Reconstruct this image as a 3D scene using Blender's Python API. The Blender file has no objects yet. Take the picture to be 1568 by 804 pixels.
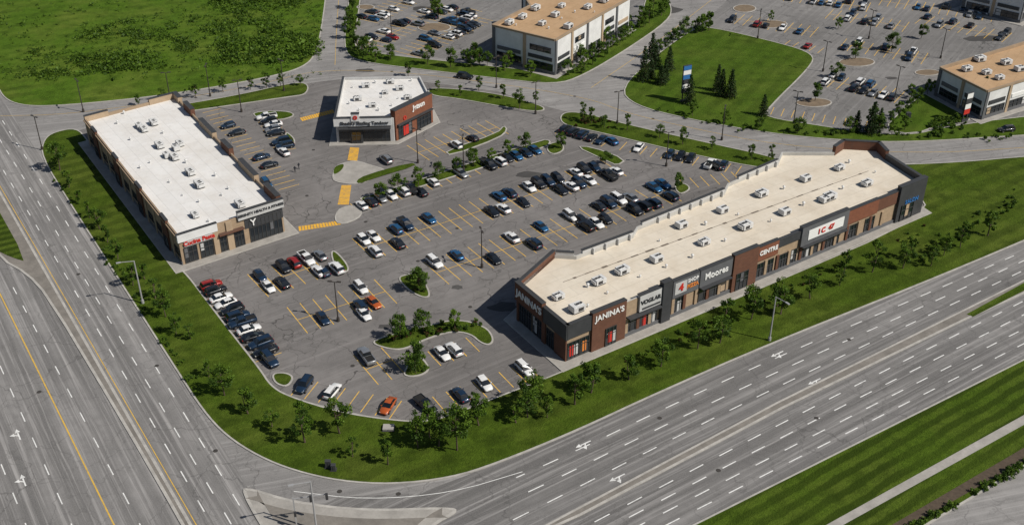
import bpy, bmesh, math, random
from mathutils import Vector, Matrix, noise
from mathutils.geometry import tessellate_polygon
random.seed(11)
S=bpy.context.scene; COL=S.collection
# ---------------- camera calibration (site survey) ----------------
F=1700.0; CX=784.0; CY=402.0; TH=math.radians(32); CH=125.0
ct,st=math.cos(TH),math.sin(TH)
def G(u,v,h=0.0):
    "photogrammetric survey: metres on the level plane z=h"
    a=(u-CX)/F; b=(v-CY)/F; k=(CH-h)/(st+b*ct)
    return Vector((a*k,(ct-b*st)*k))
cam=bpy.data.cameras.new('camera'); co=bpy.data.objects.new('camera',cam); COL.objects.link(co)
co.location=(0,0,CH); co.rotation_euler=(math.radians(90-32),0,0)
cam.sensor_width=36; cam.lens=36*F/1568; cam.clip_end=9000; cam.clip_start=1; S.camera=co
S.view_settings.view_transform='Standard'; S.view_settings.look='None'; S.view_settings.exposure=0
# ---------------- light ----------------
sd=Vector((0.90,-0.38,0)).normalized(); EL=math.radians(46)
sv=Vector((sd.x*math.cos(EL),sd.y*math.cos(EL),math.sin(EL)))
sun=bpy.data.lights.new('sun','SUN'); so=bpy.data.objects.new('sun',sun); COL.objects.link(so)
sun.energy=5.0; sun.angle=math.radians(.5); sun.color=(1,.945,.86)
so.rotation_euler=sv.to_track_quat('Z','Y').to_euler(); so.location=(0,0,300)
w=bpy.data.worlds.new('World'); S.world=w; w.use_nodes=True
nt=w.node_tree; bg=nt.nodes['Background']; sky=nt.nodes.new('ShaderNodeTexSky'); sky.sky_type='NISHITA'
sky.sun_disc=False; sky.sun_elevation=EL; sky.sun_rotation=math.atan2(sd.x,sd.y)
nt.links.new(sky.outputs[0],bg.inputs[0]); bg.inputs[1].default_value=0.062
# ---------------- materials ----------------
class N:
    def __init__(s,name,rough=.8,metal=0.,spec=.4):
        s.m=bpy.data.materials.new(name); s.m.use_nodes=True; s.t=s.m.node_tree
        s.b=s.t.nodes['Principled BSDF']; s.b.inputs['Roughness'].default_value=rough
        s.b.inputs['Metallic'].default_value=metal; s.b.inputs['Specular IOR Level'].default_value=spec
        s.tc=s.t.nodes.new('ShaderNodeTexCoord').outputs['Object']
    def n(s,ty,ins={},**kw):
        x=s.t.nodes.new(ty)
        for k,v in kw.items(): setattr(x,k,v)
        for k,v in ins.items():
            if isinstance(v,bpy.types.NodeSocket): s.t.links.new(v,x.inputs[k])
            else: x.inputs[k].default_value=v
        return x
    def map(s,ang,scale):
        r=s.n('ShaderNodeMapping',{'Vector':s.tc,'Rotation':(0,0,-ang)})
        r2=s.n('ShaderNodeMapping',{'Vector':r.outputs[0],'Scale':scale}); return r2.outputs[0]
    def noise(s,scale,detail=4,vec=None,rough=.55,dist=0.):
        return s.n('ShaderNodeTexNoise',{'Vector':vec or s.tc,'Scale':scale,'Detail':detail,'Roughness':rough,'Distortion':dist}).outputs[0]
    def rng(s,v,a,b,c=0.,d=1.):
        return s.n('ShaderNodeMapRange',{0:v,1:a,2:b,3:c,4:d}).outputs[0]
    def mix(s,f,a,b,bt='MIX'):
        x=s.n('ShaderNodeMix',data_type='RGBA',blend_type=bt)
        for i,v in ((0,f),(6,a),(7,b)):
            if isinstance(v,bpy.types.NodeSocket): s.t.links.new(v,x.inputs[i])
            else: x.inputs[i].default_value=(*v,1) if isinstance(v,tuple) and len(v)==3 else v
        return x.outputs[2]
    def mth(s,op,a,b=0.):
        return s.n('ShaderNodeMath',{0:a,1:b},operation=op).outputs[0]
    def col(s,c):
        if isinstance(c,tuple): s.b.inputs['Base Color'].default_value=(*c,1)
        else: s.t.links.new(c,s.b.inputs['Base Color'])
        return s
    def bump(s,v,str=.3,dist=.05):
        x=s.n('ShaderNodeBump',{'Height':v,'Strength':str,'Distance':dist}); s.t.links.new(x.outputs[0],s.b.inputs['Normal'])
def asphalt(name,base,ang,streak=.25,crack=.5,warm=(1.03,.995,.965),slab=0):
    k=N(name,.9,spec=.2); c=tuple(base*w for w in warm)
    big=k.noise(.035,5); mid=k.noise(.35,6,rough=.65); fine=k.noise(5,4,rough=.7)
    col=k.mix(k.rng(big,.36,.64),tuple(x*.74 for x in c),tuple(x*1.26 for x in c))
    col=k.mix(k.rng(mid,.4,.7,0,.5),col,tuple(x*.55 for x in c))
    sn=k.noise(1,5,vec=k.map(ang,(.008,.40,1)),rough=.7)
    col=k.mix(k.rng(sn,.40,.60,0,streak*1.5),col,tuple(x*.52 for x in c))
    sn2=k.noise(1,5,vec=k.map(ang,(.020,1.1,1)),rough=.7)
    col=k.mix(k.rng(sn2,.5,.66,0,streak*1.3),col,tuple(x*1.75 for x in c))
    col=k.mix(k.rng(fine,.35,.7,0,.4),col,tuple(x*1.45 for x in c))
    dn=k.n('ShaderNodeTexNoise',{'Vector':k.tc,'Scale':.25,'Detail':4}).outputs[1]
    dv=k.n('ShaderNodeVectorMath',{0:dn,3:6.},operation='SCALE').outputs[0]
    dv=k.n('ShaderNodeVectorMath',{0:k.tc,1:dv},operation='ADD').outputs[0]
    for sc,am in((.085,1.),(.21,.6)):
        vo=k.n('ShaderNodeTexVoronoi',{'Vector':dv,'Scale':sc},feature='DISTANCE_TO_EDGE').outputs[0]
        cr=k.mth('MULTIPLY',k.rng(vo,.005*sc/.085,.011*sc/.085,am,0),k.rng(k.noise(.05 if am==1 else .08,2),.42,.6,0,crack))
        col=k.mix(cr,col,tuple(x*.4 for x in c))
    st_=k.rng(k.noise(.2,6,rough=.75),.60,.70,0,.5)
    col=k.mix(st_,col,tuple(x*.5 for x in c))
    k.col(col); k.bump(fine,.3,.02); return k.m
def grass(name,a,b,dry,ang=None,per=3.2,st_=.25,dryamt=.4,patch=.3):
    k=N(name,.95,spec=.08)
    dk=tuple(x*.42 for x in a)
    col=k.mix(k.rng(k.noise(1.4,7,rough=.75),.36,.64),a,b)
    col=k.mix(k.rng(k.noise(.06,6,rough=.65),.42,.66,0,dryamt),col,dry)
    col=k.mix(k.rng(k.noise(.22,6,rough=.7),.47,.64,0,patch),col,dk)
    if ang is not None:
        wv=k.n('ShaderNodeTexWave',{'Vector':k.map(ang,(1,1,1)),'Scale':.314/per,'Distortion':3.0,'Detail':4.,'Detail Scale':.5,'Detail Roughness':.7},bands_direction='Y').outputs[1]
        am=k.mth('MULTIPLY',k.rng(wv,.3,.7,0,st_),k.rng(k.noise(.03,3),.35,.6,.35,1))
        col=k.mix(am,col,dk)
    col=k.mix(k.rng(k.noise(6,4,rough=.75),.38,.64,0,.5),col,dk)
    k.col(col); k.bump(k.noise(4,5),.9,.25); return k.m
def plain(name,c,rough=.7,var=.25,scale=.8,metal=0,spec=.4,fine=0):
    k=N(name,rough,metal,spec)
    col=k.mix(k.rng(k.noise(scale,5,rough=.65),.3,.72),c,tuple(x*(1-var) for x in c))
    if fine: col=k.mix(k.rng(k.noise(scale*9,2),.4,.7,0,fine),col,tuple(x*.6 for x in c))
    k.col(col); return k.m
def brick(name,c1,c2,mortar,bw=.8,rh=.25):
    k=N(name,.85,spec=.2); m=k.map(math.radians(35),(1,1,1))
    s=k.n('ShaderNodeSeparateXYZ',{0:m}); x=k.mth('ADD',s.outputs[0],s.outputs[1])
    v=k.n('ShaderNodeCombineXYZ',{0:x,1:s.outputs[2]}).outputs[0]
    t=k.n('ShaderNodeTexBrick',{'Vector':v,'Color1':(*c1,1),'Color2':(*c2,1),'Mortar':(*mortar,1),'Scale':1.,'Mortar Size':.02,'Brick Width':bw,'Row Height':rh})
    c=k.mix(k.rng(k.noise(.7,4),.35,.7,0,.4),t.outputs[0],tuple(q*.55 for q in c1)); k.col(c); return k.m
def roofm(name,c,seam=3.0,dirt=.35,ang=35):
    k=N(name,.75,spec=.3); m=k.map(math.radians(ang),(1,1,1))
    t=k.n('ShaderNodeTexBrick',{'Vector':m,'Color1':(*c,1),'Color2':(*[q*.94 for q in c],1),'Mortar':(*[q*.72 for q in c],1),'Scale':1.,'Mortar Size':.04,'Brick Width':14.,'Row Height':seam})
    col=k.mix(k.rng(k.noise(.13,6,rough=.7),.42,.7,0,dirt),t.outputs[0],(c[0]*.62,c[1]*.55,c[2]*.46))
    col=k.mix(k.rng(k.noise(.8,6,rough=.75),.5,.72,0,dirt*.8),col,tuple(q*.6 for q in c))
    k.col(col); return k.m
def leaf(name,a,b):
    k=N(name,.6,spec=.2)
    oi=k.n('ShaderNodeObjectInfo').outputs['Random']
    col=k.mix(k.rng(k.noise(1.3,3),.35,.65),a,b); col=k.mix(k.rng(oi,0,1,0,.6),col,(a[0]*.5,a[1]*.6,a[2]*.6)); k.col(col)
    tr=k.n('ShaderNodeBsdfTranslucent',{0:col}); mx=k.n('ShaderNodeMixShader',{0:.3,1:k.b.outputs[0],2:tr.outputs[0]})
    k.t.links.new(mx.outputs[0],k.t.nodes['Material Output'].inputs[0]); return k.m
def paint_line(name,c,wear=.5,under=(.14,.14,.135)):
    k=N(name,.8,spec=.2); k.col(k.mix(k.rng(k.noise(.9,6,rough=.75),.45,.7,0.05,wear),c,under)); return k.m
M={}
U35=math.radians(35)
M['base']=asphalt('asphalt_worn',.215,math.radians(15),.3,.6)
M['lot']=asphalt('asphalt_lot',.145,math.radians(35),.26,.85,(1.05,.99,.955))
M['lot2']=asphalt('asphalt_far_lot',.165,math.radians(57),.25,.9)
M['hwB']=asphalt('asphalt_highway',.165,math.radians(34),.62,.45)
M['hwA']=asphalt('asphalt_avenue',.190,math.radians(123),.62,.5)
M['patch']=asphalt('asphalt_patch_and_shade',.06,U35,.2,.1)
M['berm']=grass('grass_berm',(.044,.076,.006),(.078,.125,.011),(.120,.148,.024),U35,4.2,.45,.6,.6)
M['field']=grass('grass_field',(.054,.105,.008),(.092,.170,.014),(.140,.180,.028),math.radians(20),5,.25,.75,.6)
M['mown']=grass('grass_mown',(.048,.090,.007),(.078,.138,.012),(.118,.155,.024),math.radians(57),5.,.35,.6,.5)
M['strip']=grass('grass_median',(.044,.080,.006),(.078,.128,.011),(.118,.145,.024),U35,2.6,.8,.5,.5)
M['terrain']=grass('grass_far',(.03,.06,.01),(.045,.09,.015),(.1,.11,.04))
M['mulch']=plain('mulch',(.095,.07,.048),.95,.5,1.5,fine=.4)
M['sand']=plain('dry_ground',(.20,.15,.10),.95,.4,.6,fine=.3)
M['kerb']=plain('kerb_concrete',(.44,.42,.385),.85,.4,.5,fine=.35)
M['conc']=plain('concrete',(.36,.34,.31),.85,.35,.35,fine=.3)
M['concd']=plain('concrete_old',(.23,.21,.185),.9,.45,.3,fine=.45)
M['white_line']=paint_line('white_line',(.70,.70,.68),.5)
M['yellow_line']=paint_line('yellow_line',(.66,.40,.06),.55)
M['yellow_solid']=paint_line('yellow_centre_line',(.6,.38,.06),.5)
M['hatch']=paint_line('crosswalk_paint',(.70,.38,.03),.6)
M['roofw']=roofm('roof_white',(.66,.65,.63),3.,.35,125)
M['roofc']=roofm('roof_cream',(.62,.56,.465),3.2,.42)
M['rooft']=roofm('roof_tan',(.42,.28,.16),3.,.5,57)
M['beige']=brick('beige_block',(.38,.28,.185),(.32,.235,.155),(.26,.20,.14))
M['brown']=brick('brown_brick',(.15,.068,.042),(.12,.054,.035),(.10,.06,.045),.6,.2)
M['rust']=brick('rust_brick',(.23,.088,.046),(.185,.07,.04),(.13,.065,.05),.6,.2)
M['char']=plain('charcoal_cladding',(.046,.048,.052),.6,.3,.5)
M['grey']=plain('grey_cladding',(.115,.118,.125),.6,.25,.5)
M['lgrey']=plain('light_cladding',(.48,.48,.47),.6,.2,.5)
M['white']=plain('white_stucco',(.66,.66,.65),.7,.2,.4)
M['tanw']=plain('tan_stucco',(.40,.30,.20),.8,.25,.5)
M['coping']=plain('metal_coping',(.46,.45,.42),.5,.25,.4)
M['coptan']=plain('tan_coping',(.32,.235,.155),.6,.25,.4)
M['glass']=plain('window_glass',(.012,.018,.024),.07,.4,.3,spec=.9)
M['frame']=plain('window_frame',(.05,.05,.05),.4)
M['hvac']=plain('hvac_metal',(.60,.60,.59),.55,.25,1.5)
M['dark']=plain('dark_metal',(.04,.04,.042),.5)
M['seam']=plain('roof_drain_stain',(.16,.13,.10),.8,.4,1.2)
M['pole']=plain('galvanised',(.36,.36,.36),.45,.15,metal=.2)
M['bronze']=plain('bronze_pole',(.05,.042,.036),.5)
M['signw']=plain('sign_white',(.72,.72,.70),.5,.08)
M['signr']=plain('sign_red',(.5,.03,.02),.5,.15)
M['signb']=plain('sign_blue',(.03,.14,.36),.5,.1)
M['signo']=plain('sign_orange',(.6,.2,.04),.5,.1)
M['iron']=plain('cast_iron',(.05,.045,.04),.7,.3,2)
M['tyre']=plain('tyre',(.012,.012,.012),.9)
M['hub']=plain('wheel_hub',(.35,.35,.36),.35,metal=.7)
M['carglass']=plain('car_glass',(.008,.011,.014),.06,.2,spec=.9)
M['lamp']=plain('headlight',(.6,.6,.58),.2,.1)
M['tail']=plain('tail_light',(.30,.01,.01),.3,.1)
M['bark']=plain('bark',(.10,.07,.05),.95,.4,3)
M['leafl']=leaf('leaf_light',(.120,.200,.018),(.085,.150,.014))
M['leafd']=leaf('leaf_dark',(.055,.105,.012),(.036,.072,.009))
M['leafr']=leaf('leaf_red',(.11,.045,.02),(.08,.055,.02))
M['pine']=leaf('needles',(.034,.068,.015),(.020,.044,.010))
M['scrub']=leaf('scrub_leaf',(.055,.105,.010),(.036,.070,.007))
M['cloth']=plain('dark_clothes',(.02,.022,.03),.9)
def paint(n,c,met=.2):
    k=N('car_paint_'+n,.3,met,.5); k.col(c); k.b.inputs['Coat Weight'].default_value=.6; return k.m
PAINT={'w':paint('white',(.64,.64,.63),0),'s':paint('silver',(.32,.33,.34),.6),'k':paint('black',(.010,.012,.016)),
'g':paint('grey',(.06,.065,.072),.5),'n':paint('navy',(.012,.030,.062),.3),'b':paint('blue',(.02,.10,.22),.4),'r':paint('red',(.28,.015,.012)),'o':paint('orange',(.42,.09,.02))}
# ---------------- mesh helpers ----------------
def link(name,me,parent=None,loc=None,rz=0,sc=1):
    o=bpy.data.objects.new(name,me); COL.objects.link(o)
    if loc is not None: o.location=loc
    o.rotation_euler=(0,0,rz)
    if sc!=1: o.scale=(sc,sc,sc) if not isinstance(sc,tuple) else sc
    if parent: o.parent=parent
    return o
def empty(name,loc=(0,0,0)):
    o=bpy.data.objects.new(name,None); COL.objects.link(o); o.location=loc; return o
def mesh(name,vs,fs,mats,mi=None):
    me=bpy.data.meshes.new(name); me.from_pydata([tuple(v) for v in vs],[],fs)
    for m in mats: me.materials.append(m)
    if mi: me.polygons.foreach_set('material_index',mi)
    me.update(); return me
def area(p): return sum(p[i].x*p[(i+1)%len(p)].y-p[(i+1)%len(p)].x*p[i].y for i in range(len(p)))/2
def ccw(p): return p if area(p)>0 else p[::-1]
def smooth(p,n=2,closed=True):
    for _ in range(n):
        q=[]; L=len(p)
        if not closed: q.append(p[0])
        for i in range(L if closed else L-1):
            a,b=p[i],p[(i+1)%L]; q+= [a*.75+b*.25,a*.25+b*.75]
        if not closed: q.append(p[-1])
        p=q
    return p
def offs(p,d):
    q=[];L=len(p)
    for i in range(L):
        a,b,c=p[i-1],p[i],p[(i+1)%L]
        e=(b-a);f=(c-b)
        if e.length<1e-6:e=f
        if f.length<1e-6:f=e
        e=e.normalized();f=f.normalized()
        n1=Vector((e.y,-e.x));n2=Vector((f.y,-f.x)); m=n1+n2
        m=m.normalized() if m.length>1e-4 else n1
        q.append(b+m*(d/max(.5,m.dot(n1))))
    return q
def sheet(name,pw,z,mat,parent=None):
    p=ccw(pw); vs=[(v.x,v.y,z) for v in p]
    tr=tessellate_polygon([[Vector(v) for v in vs]])
    fs=[]
    for t in tr:
        a,b,c=[p[i] for i in t]
        fs.append(tuple(t) if (b-a).cross(c-a)>0 else tuple(t)[::-1])
    return link(name,mesh(name,vs,fs,[mat]),parent)
class Acc:
    def __init__(s): s.v=[];s.f=[];s.m=[]
    def quad(s,a,b,c,d,m=0):
        i=len(s.v); s.v+=[a,b,c,d]; s.f.append((i,i+1,i+2,i+3)); s.m.append(m)
    def tri(s,a,b,c,m=0):
        i=len(s.v); s.v+=[a,b,c]; s.f.append((i,i+1,i+2)); s.m.append(m)
    def line(s,a,b,w,z,m=0):
        d=(b-a)
        if d.length<1e-5: return
        d=d.normalized(); n=Vector((-d.y,d.x))*w/2
        s.quad((*(a-n),z),(*(b-n),z),(*(b+n),z),(*(a+n),z),m)
    def box(s,c,ax,ay,x,y,z0,z1,m=0):
        P=[c+ax*i*x/2+ay*j*y/2 for i,j in((-1,-1),(1,-1),(1,1),(-1,1))]
        i=len(s.v); s.v+=[(*p,z0) for p in P]+[(*p,z1) for p in P]
        for f in((0,3,2,1),(4,5,6,7),(0,1,5,4),(1,2,6,5),(2,3,7,6),(3,0,4,7)): s.f.append(tuple(i+k for k in f)); s.m.append(m)
    def obj(s,name,mats,parent=None): return link(name,mesh(name,s.v,s.f,mats,s.m),parent)
KERB=Acc()
def kerbring(p,z=.16,wd=.32):
    p=ccw(p); q=offs(p,-wd); L=len(p)
    for i in range(L):
        j=(i+1)%L
        KERB.quad((*p[i],-.0),(*p[j],-.0),(*p[j],z),(*p[i],z))
        KERB.quad((*p[i],z),(*p[j],z),(*q[j],z),(*q[i],z))
def lawn(name,px,mat,sm=2,kerb=True,z=.14,wd=.32):
    p=[G(*a) for a in px]
    if sm: p=smooth(p,sm)
    sheet(name,p,z,mat)
    if kerb: kerbring(p,z+.02,wd)
    return p
# ---------------- ground ----------------
sheet('terrain',[Vector(a) for a in((-4000,-1500),(4000,-1500),(4000,6000),(-4000,6000))],-.03,M['terrain'])
sheet('road',[Vector(a) for a in((-330,60),(360,60),(420,480),(-420,480))],0,M['base'])
sheet('parking_lot',[G(*a) for a in[(120,200),(290,160),(470,128),(520,122),(650,126),(760,140),(835,163),(960,195),(1190,245),(1375,255),(1430,330),(835,582),(655,648),(600,645),(430,605),(400,575),(285,420)]],.01,M['lot'])
sheet('parking_lot',[G(*a) for a in[(535,76),(560,-60),(1030,-60),(985,30),(880,95),(850,110),(700,92)]],.01,M['lot2'])
sheet('parking_lot',[G(*a) for a in[(1062,46),(1110,5),(1150,-60),(1750,-60),(1750,190),(1400,215),(1165,185),(1245,90)]],.01,M['lot2'])
kA=[(-150,-78),(-60,57),(62,240),(160,396),(268,565),(415,804),(480,910)]
mA=[(-150,45),(-60,190),(0,294),(80,432),(203,645),(295,804),(350,900)]
kB=[(1800,270),(1568,370),(1400,440),(1178,528),(1000,606),(880,662),(800,695)]
mB=[(1800,318),(1568,430),(1190,617),(880,781),(760,845)]
mB2=[(1800,326),(1568,440),(1200,624),(890,789),(700,890)]
eB=[(1800,430),(1568,550),(1060,804),(900,884)]
sheet('road',[G(*a) for a in kA]+[G(400,910),G(-600,910),G(-600,200),G(-400,-60)],.006,M['hwA'])
sheet('road',[G(*a) for a in kB]+[G(*a) for a in[(730,722),(640,755),(520,760),(440,800),(500,900)]]+[G(*a) for a in eB[::-1]],.012,M['hwB'])
def blot(u,v,a,b,z,seed):
    random.seed(seed); p=[]
    for i in range(14):
        t=i*2*math.pi/14; r=random.uniform(.7,1.2); p.append(G(u+a*r*math.cos(t),v+b*r*math.sin(t)))
    sheet('asphalt_patch_and_shade',smooth(p,1),z,M['patch'])
for i,(u,v,a,b) in enumerate([(812,268,24,5),(772,470,26,8),(650,14,20,4),(712,50,16,4),(610,40,12,3),(1365,120,10,2),(1505,60,30,5),(420,335,10,3),(700,440,9,4),(590,500,12,4),(1330,30,14,3),(1230,100,12,3),(1440,110,12,3)]): blot(u,v,a,b,.016,i)  # patch left of the long retail building paints in its shade; others are repairs
for i,(u,v,a,b) in enumerate([(1020,15,24,6),(560,108,16,3),(240,166,18,2)]): blot(u,v,a,b,.009,i+20)
random.seed(3)
S1=[(62,240),(110,318),(160,396),(215,482),(268,565),(310,630),(345,668),(395,700),(450,722),(520,738),(600,743),(690,733),(760,711),(880,662),(1000,606),(1178,528),(1400,440),(1568,370),(1800,270),
(1800,226),(1568,240),(1480,248),(1400,252),(1375,252),(1400,290),(1425,330),(1140,452),(835,580),(760,608),(700,632),(655,646),(600,643),(520,631),(440,606),(415,590),(400,566),(350,503),(318,461),(290,424),(275,410),(200,305),(135,215),(118,196),(82,203),(66,215)]
lawn('lawn',S1,M['berm'],2)
lawn('grass_field',[(-420,-330),(-80,45),(-5,132),(6,152),(30,162),(70,164),(150,158),(250,147),(350,131),(430,115),(465,103),(482,88),(490,60),(495,30),(499,0),(505,-60),(512,-130)],M['field'])
lawn('lawn',[(205,172),(285,160),(370,145),(440,129),(466,127),(474,134),(468,146),(445,149),(370,160),(300,170),(215,182)],M['berm'])
lawn('lawn',[(655,133),(760,143),(830,162),(836,170),(815,172),(760,163),(700,152),(656,147)],M['berm'])
lawn('lawn',[(866,172),(892,173),(960,191),(1060,214),(1190,242),(1200,250),(1180,262),(1060,238),(960,214),(900,200),(862,192),(856,180)],M['berm'])
lawn('lawn',[(524,84),(560,97),(640,107),(760,121),(850,131),(893,117),(960,77),(1025,32),(1030,12),(1018,-5),(1000,-20),(985,5),(985,30),(935,66),(885,96),(850,112),(760,103),(700,96),(640,90),(560,80),(540,70),(552,10),(556,-60),(538,-60),(532,20)],M['mown'])
lawn('lawn',[(948,137),(1000,88),(1060,45),(1085,41),(1200,68),(1247,84),(1243,102),(1175,168),(1172,180),(1250,192),(1330,205),(1400,207),(1440,196),(1568,178),(1800,160),(1800,196),(1568,208),(1400,219),(1300,217),(1180,206),(1050,183),(970,162)],M['mown'])
lawn('lawn',[(1350,200),(1385,165),(1420,140),(1440,140),(1500,182),(1440,192),(1400,207)],M['mown'],1)
ISL=[([(566,526),(585,516),(650,500),(700,488),(745,500),(758,520),(750,530),(735,526),(720,512),(690,508),(650,521),(620,536),(596,536)],2),
([(616,573),(625,558),(632,540),(648,548),(660,566),(645,576),(625,578)],2),([(606,426),(625,420),(642,418),(662,452),(650,458),(628,448)],2),
([(505,385),(516,385),(538,412),(526,420),(512,410)],2),([(415,572),(438,570),(452,578),(440,594),(420,588)],2),
([(548,303),(580,296),(830,214),(845,216),(838,226),(700,270),(560,312)],1),([(836,222),(860,216),(866,230),(850,238),(838,234)],2),
([(385,172),(440,170),(455,178),(425,186),(392,182)],2),([(435,200),(452,212),(452,224),(440,222)],2),([(1030,284),(1048,280),(1060,290),(1040,300)],2),
([(880,225),(905,225),(960,245),(945,255),(925,246)],1),([(680,232),(760,205),(772,192),(778,200),(765,212),(690,240)],1)]
for a,b in ISL: lawn('planted_island',a,M['berm'],b)
p=smooth([G(*a) for a in[(508,272),(512,256),(526,250),(545,246),(570,254),(596,262),(575,272),(548,284),(512,280)]],2); sheet('traffic_island',p,.14,M['conc']); kerbring(p)
p=smooth([G(*a) for a in[(512,330),(522,318),(548,314),(556,326),(548,336),(526,344),(514,342)]],1); sheet('traffic_island',p,.14,M['conc']); kerbring(p)
sheet('lawn',smooth([G(*a) for a in[(545,278),(560,269),(628,250),(640,254),(570,275),(550,283)]],1),.19,M['berm'])
sheet('lawn',smooth([G(*a) for a in[(512,256),(528,251),(524,262),(510,270)]],2),.19,M['berm'])
for c in[(665,43,26,7),(1180,38,26,6),(1246,158,28,7),(1312,96,28,7),(1140,14,18,6),(1420,112,20,5),(560,12,14,4),(1500,20,25,5)]:
    x,y,a,b=c; p=[G(x+a*math.cos(t),y+b*math.sin(t)) for t in[i*math.pi/9 for i in range(18)]]
    sheet('planted_island',p,.14,M['sand']); kerbring(p)
pA=smooth([G(*a) for a in[(-150,42),(-60,188),(0,292),(80,432),(203,645),(295,804),(350,900),(330,900),(278,804),(186,645),(72,455),(40,420),(0,398),(-80,300),(-160,60)]],1)
sheet('traffic_median',pA,.14,M['concd']); kerbring(pA,wd=.5)
sheet('lawn',smooth([G(*a) for a in[(-90,190),(-12,305),(42,402),(20,396),(-10,382),(-90,290)]],1),.19,M['strip'])
pB=[G(*a) for a in[(1800,316),(1568,429),(1190,616),(880,780),(820,812),(812,810),(826,818),(890,789),(1200,625),(1485,487),(1568,450),(1800,334)]]
sheet('traffic_median',pB,.14,M['concd']); kerbring(pB,wd=.4)
lawn('lawn',[(1480,482),(1568,434),(1800,318),(1800,330),(1568,446),(1490,486)],M['strip'],0,False,z=.19)
pC=smooth([G(*a) for a in[(366,750),(384,747),(450,768),(560,781),(690,776),(704,783),(660,806),(640,840),(420,840)]],2)
sheet('traffic_island',pC,.14,M['conc']); kerbring(pC,wd=.5)
sheet('dry_ground',offs(ccw(pC),-2.2),.165,M['concd'])
lawn('lawn',[(900,884),(1060,804),(1568,550),(1800,430),(1800,590),(1568,715),(1420,804),(1290,884)],M['strip'],0)
sheet('sidewalk',[G(*a) for a in[(1150,878),(1262,806),(1568,636),(1800,506),(1800,517),(1568,651),(1288,806),(1180,880)]],.17,M['conc'])
sheet('planting_bed',[G(*a) for a in[(1330,825),(1395,787),(1568,686),(1800,556),(1800,572),(1568,706),(1420,790),(1350,832)]],.165,M['mulch'])
# ---------------- markings ----------------
W=Acc(); Y=Acc()
def resamp(px,n=300):
    p=smooth([G(*a) for a in px],2,False)
    L=[0]
    for i in range(1,len(p)): L.append(L[-1]+(p[i]-p[i-1]).length)
    out=[];k=0
    for i in range(n+1):
        s=L[-1]*i/n
        while k<len(L)-2 and L[k+1]<s:k+=1
        t=(s-L[k])/max(1e-6,L[k+1]-L[k]); out.append(p[k].lerp(p[k+1],t))
    return out
def lane(A,B,f,dash,gap,wd,acc,z=.03,off=0):
    a=resamp(A);b=resamp(B); p=[x.lerp(y,f) for x,y in zip(a,b)]
    s=off
    if dash<=0:
        for i in range(len(p)-1): acc.line(p[i],p[i+1],wd,z)
        return
    for i in range(len(p)-1):
        l=(p[i+1]-p[i]).length; d=(p[i+1]-p[i])/max(l,1e-6); x=0
        while x<l:
            ph=(s+x)%(dash+gap)
            if ph<dash:
                e=min(l-x,dash-ph); acc.line(p[i]+d*x,p[i]+d*(x+e),wd,z); x+=e+1e-4
            else: x+=min(l-x,dash+gap-ph)+1e-4
        s+=l
for f in(.25,.5,.75): lane(kA,mA,f,3,5,.19,W,off=f*20)
lane(kA,mA,.95,0,0,.15,Y)
for f in(.26,.5,.74): lane(kB,mB,f,3,3.6,.2,W,off=f*20)
for f in(.2,.4,.6,.8): lane(mB2,eB,f,3,3.6,.2,W,off=f*20)
lane([(-60,330),(0,450),(88,628),(175,804),(215,884)],[(-60,330),(0,450),(88,628),(175,804),(215,884)],0,0,0,.24,Y)
for q in([(0,560),(110,804)],[(-60,560),(40,804)],[(20,440),(215,804)]): lane(q,q,0,3,5,.19,W)
ring1=[(0,178),(100,176),(250,156),(400,130),(480,108),(600,109),(760,128),(900,150),(960,174),(1060,197),(1190,223),(1400,236),(1568,227),(1750,212)]
lane(ring1,ring1,0,0,0,.12,Y)
q=[(513,100),(515,50),(520,-20)]; lane(q,q,0,0,0,.12,Y)
q=[(905,135),(1000,70),(1090,0)]; lane(q,q,0,0,0,.12,Y)
q=[(450,752),(560,765),(690,755),(800,722)]; lane(q,q,0,0,0,.13,W)
def arrow(u,v,ang,s=.72):
    c=G(u,v); d=Vector((math.cos(ang),math.sin(ang))); n=Vector((-d.y,d.x))*s; d=d*s
    W.line(c-d*2.2,c+d*.9,.24,.031)
    a,b,e=c+d*.8+n*.6,c+d*.8-n*.6,c+d*2.2
    W.tri((*b,.031),(*e,.031),(*a,.031))
    W.line(c-d*.6,c+n*1.0+d*.2,.22,.033)
    W.tri((*(c+n*.8+d*.8),.035),(*(c+n*.9-d*.4),.035),(*(c+n*1.9+d*.4),.035))
for a in[(1190,542),(1247,584),(893,680),(945,731)]: arrow(*a,math.radians(34+180))
for a in[(28,665),(36,735)]: arrow(*a,math.radians(123))
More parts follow.
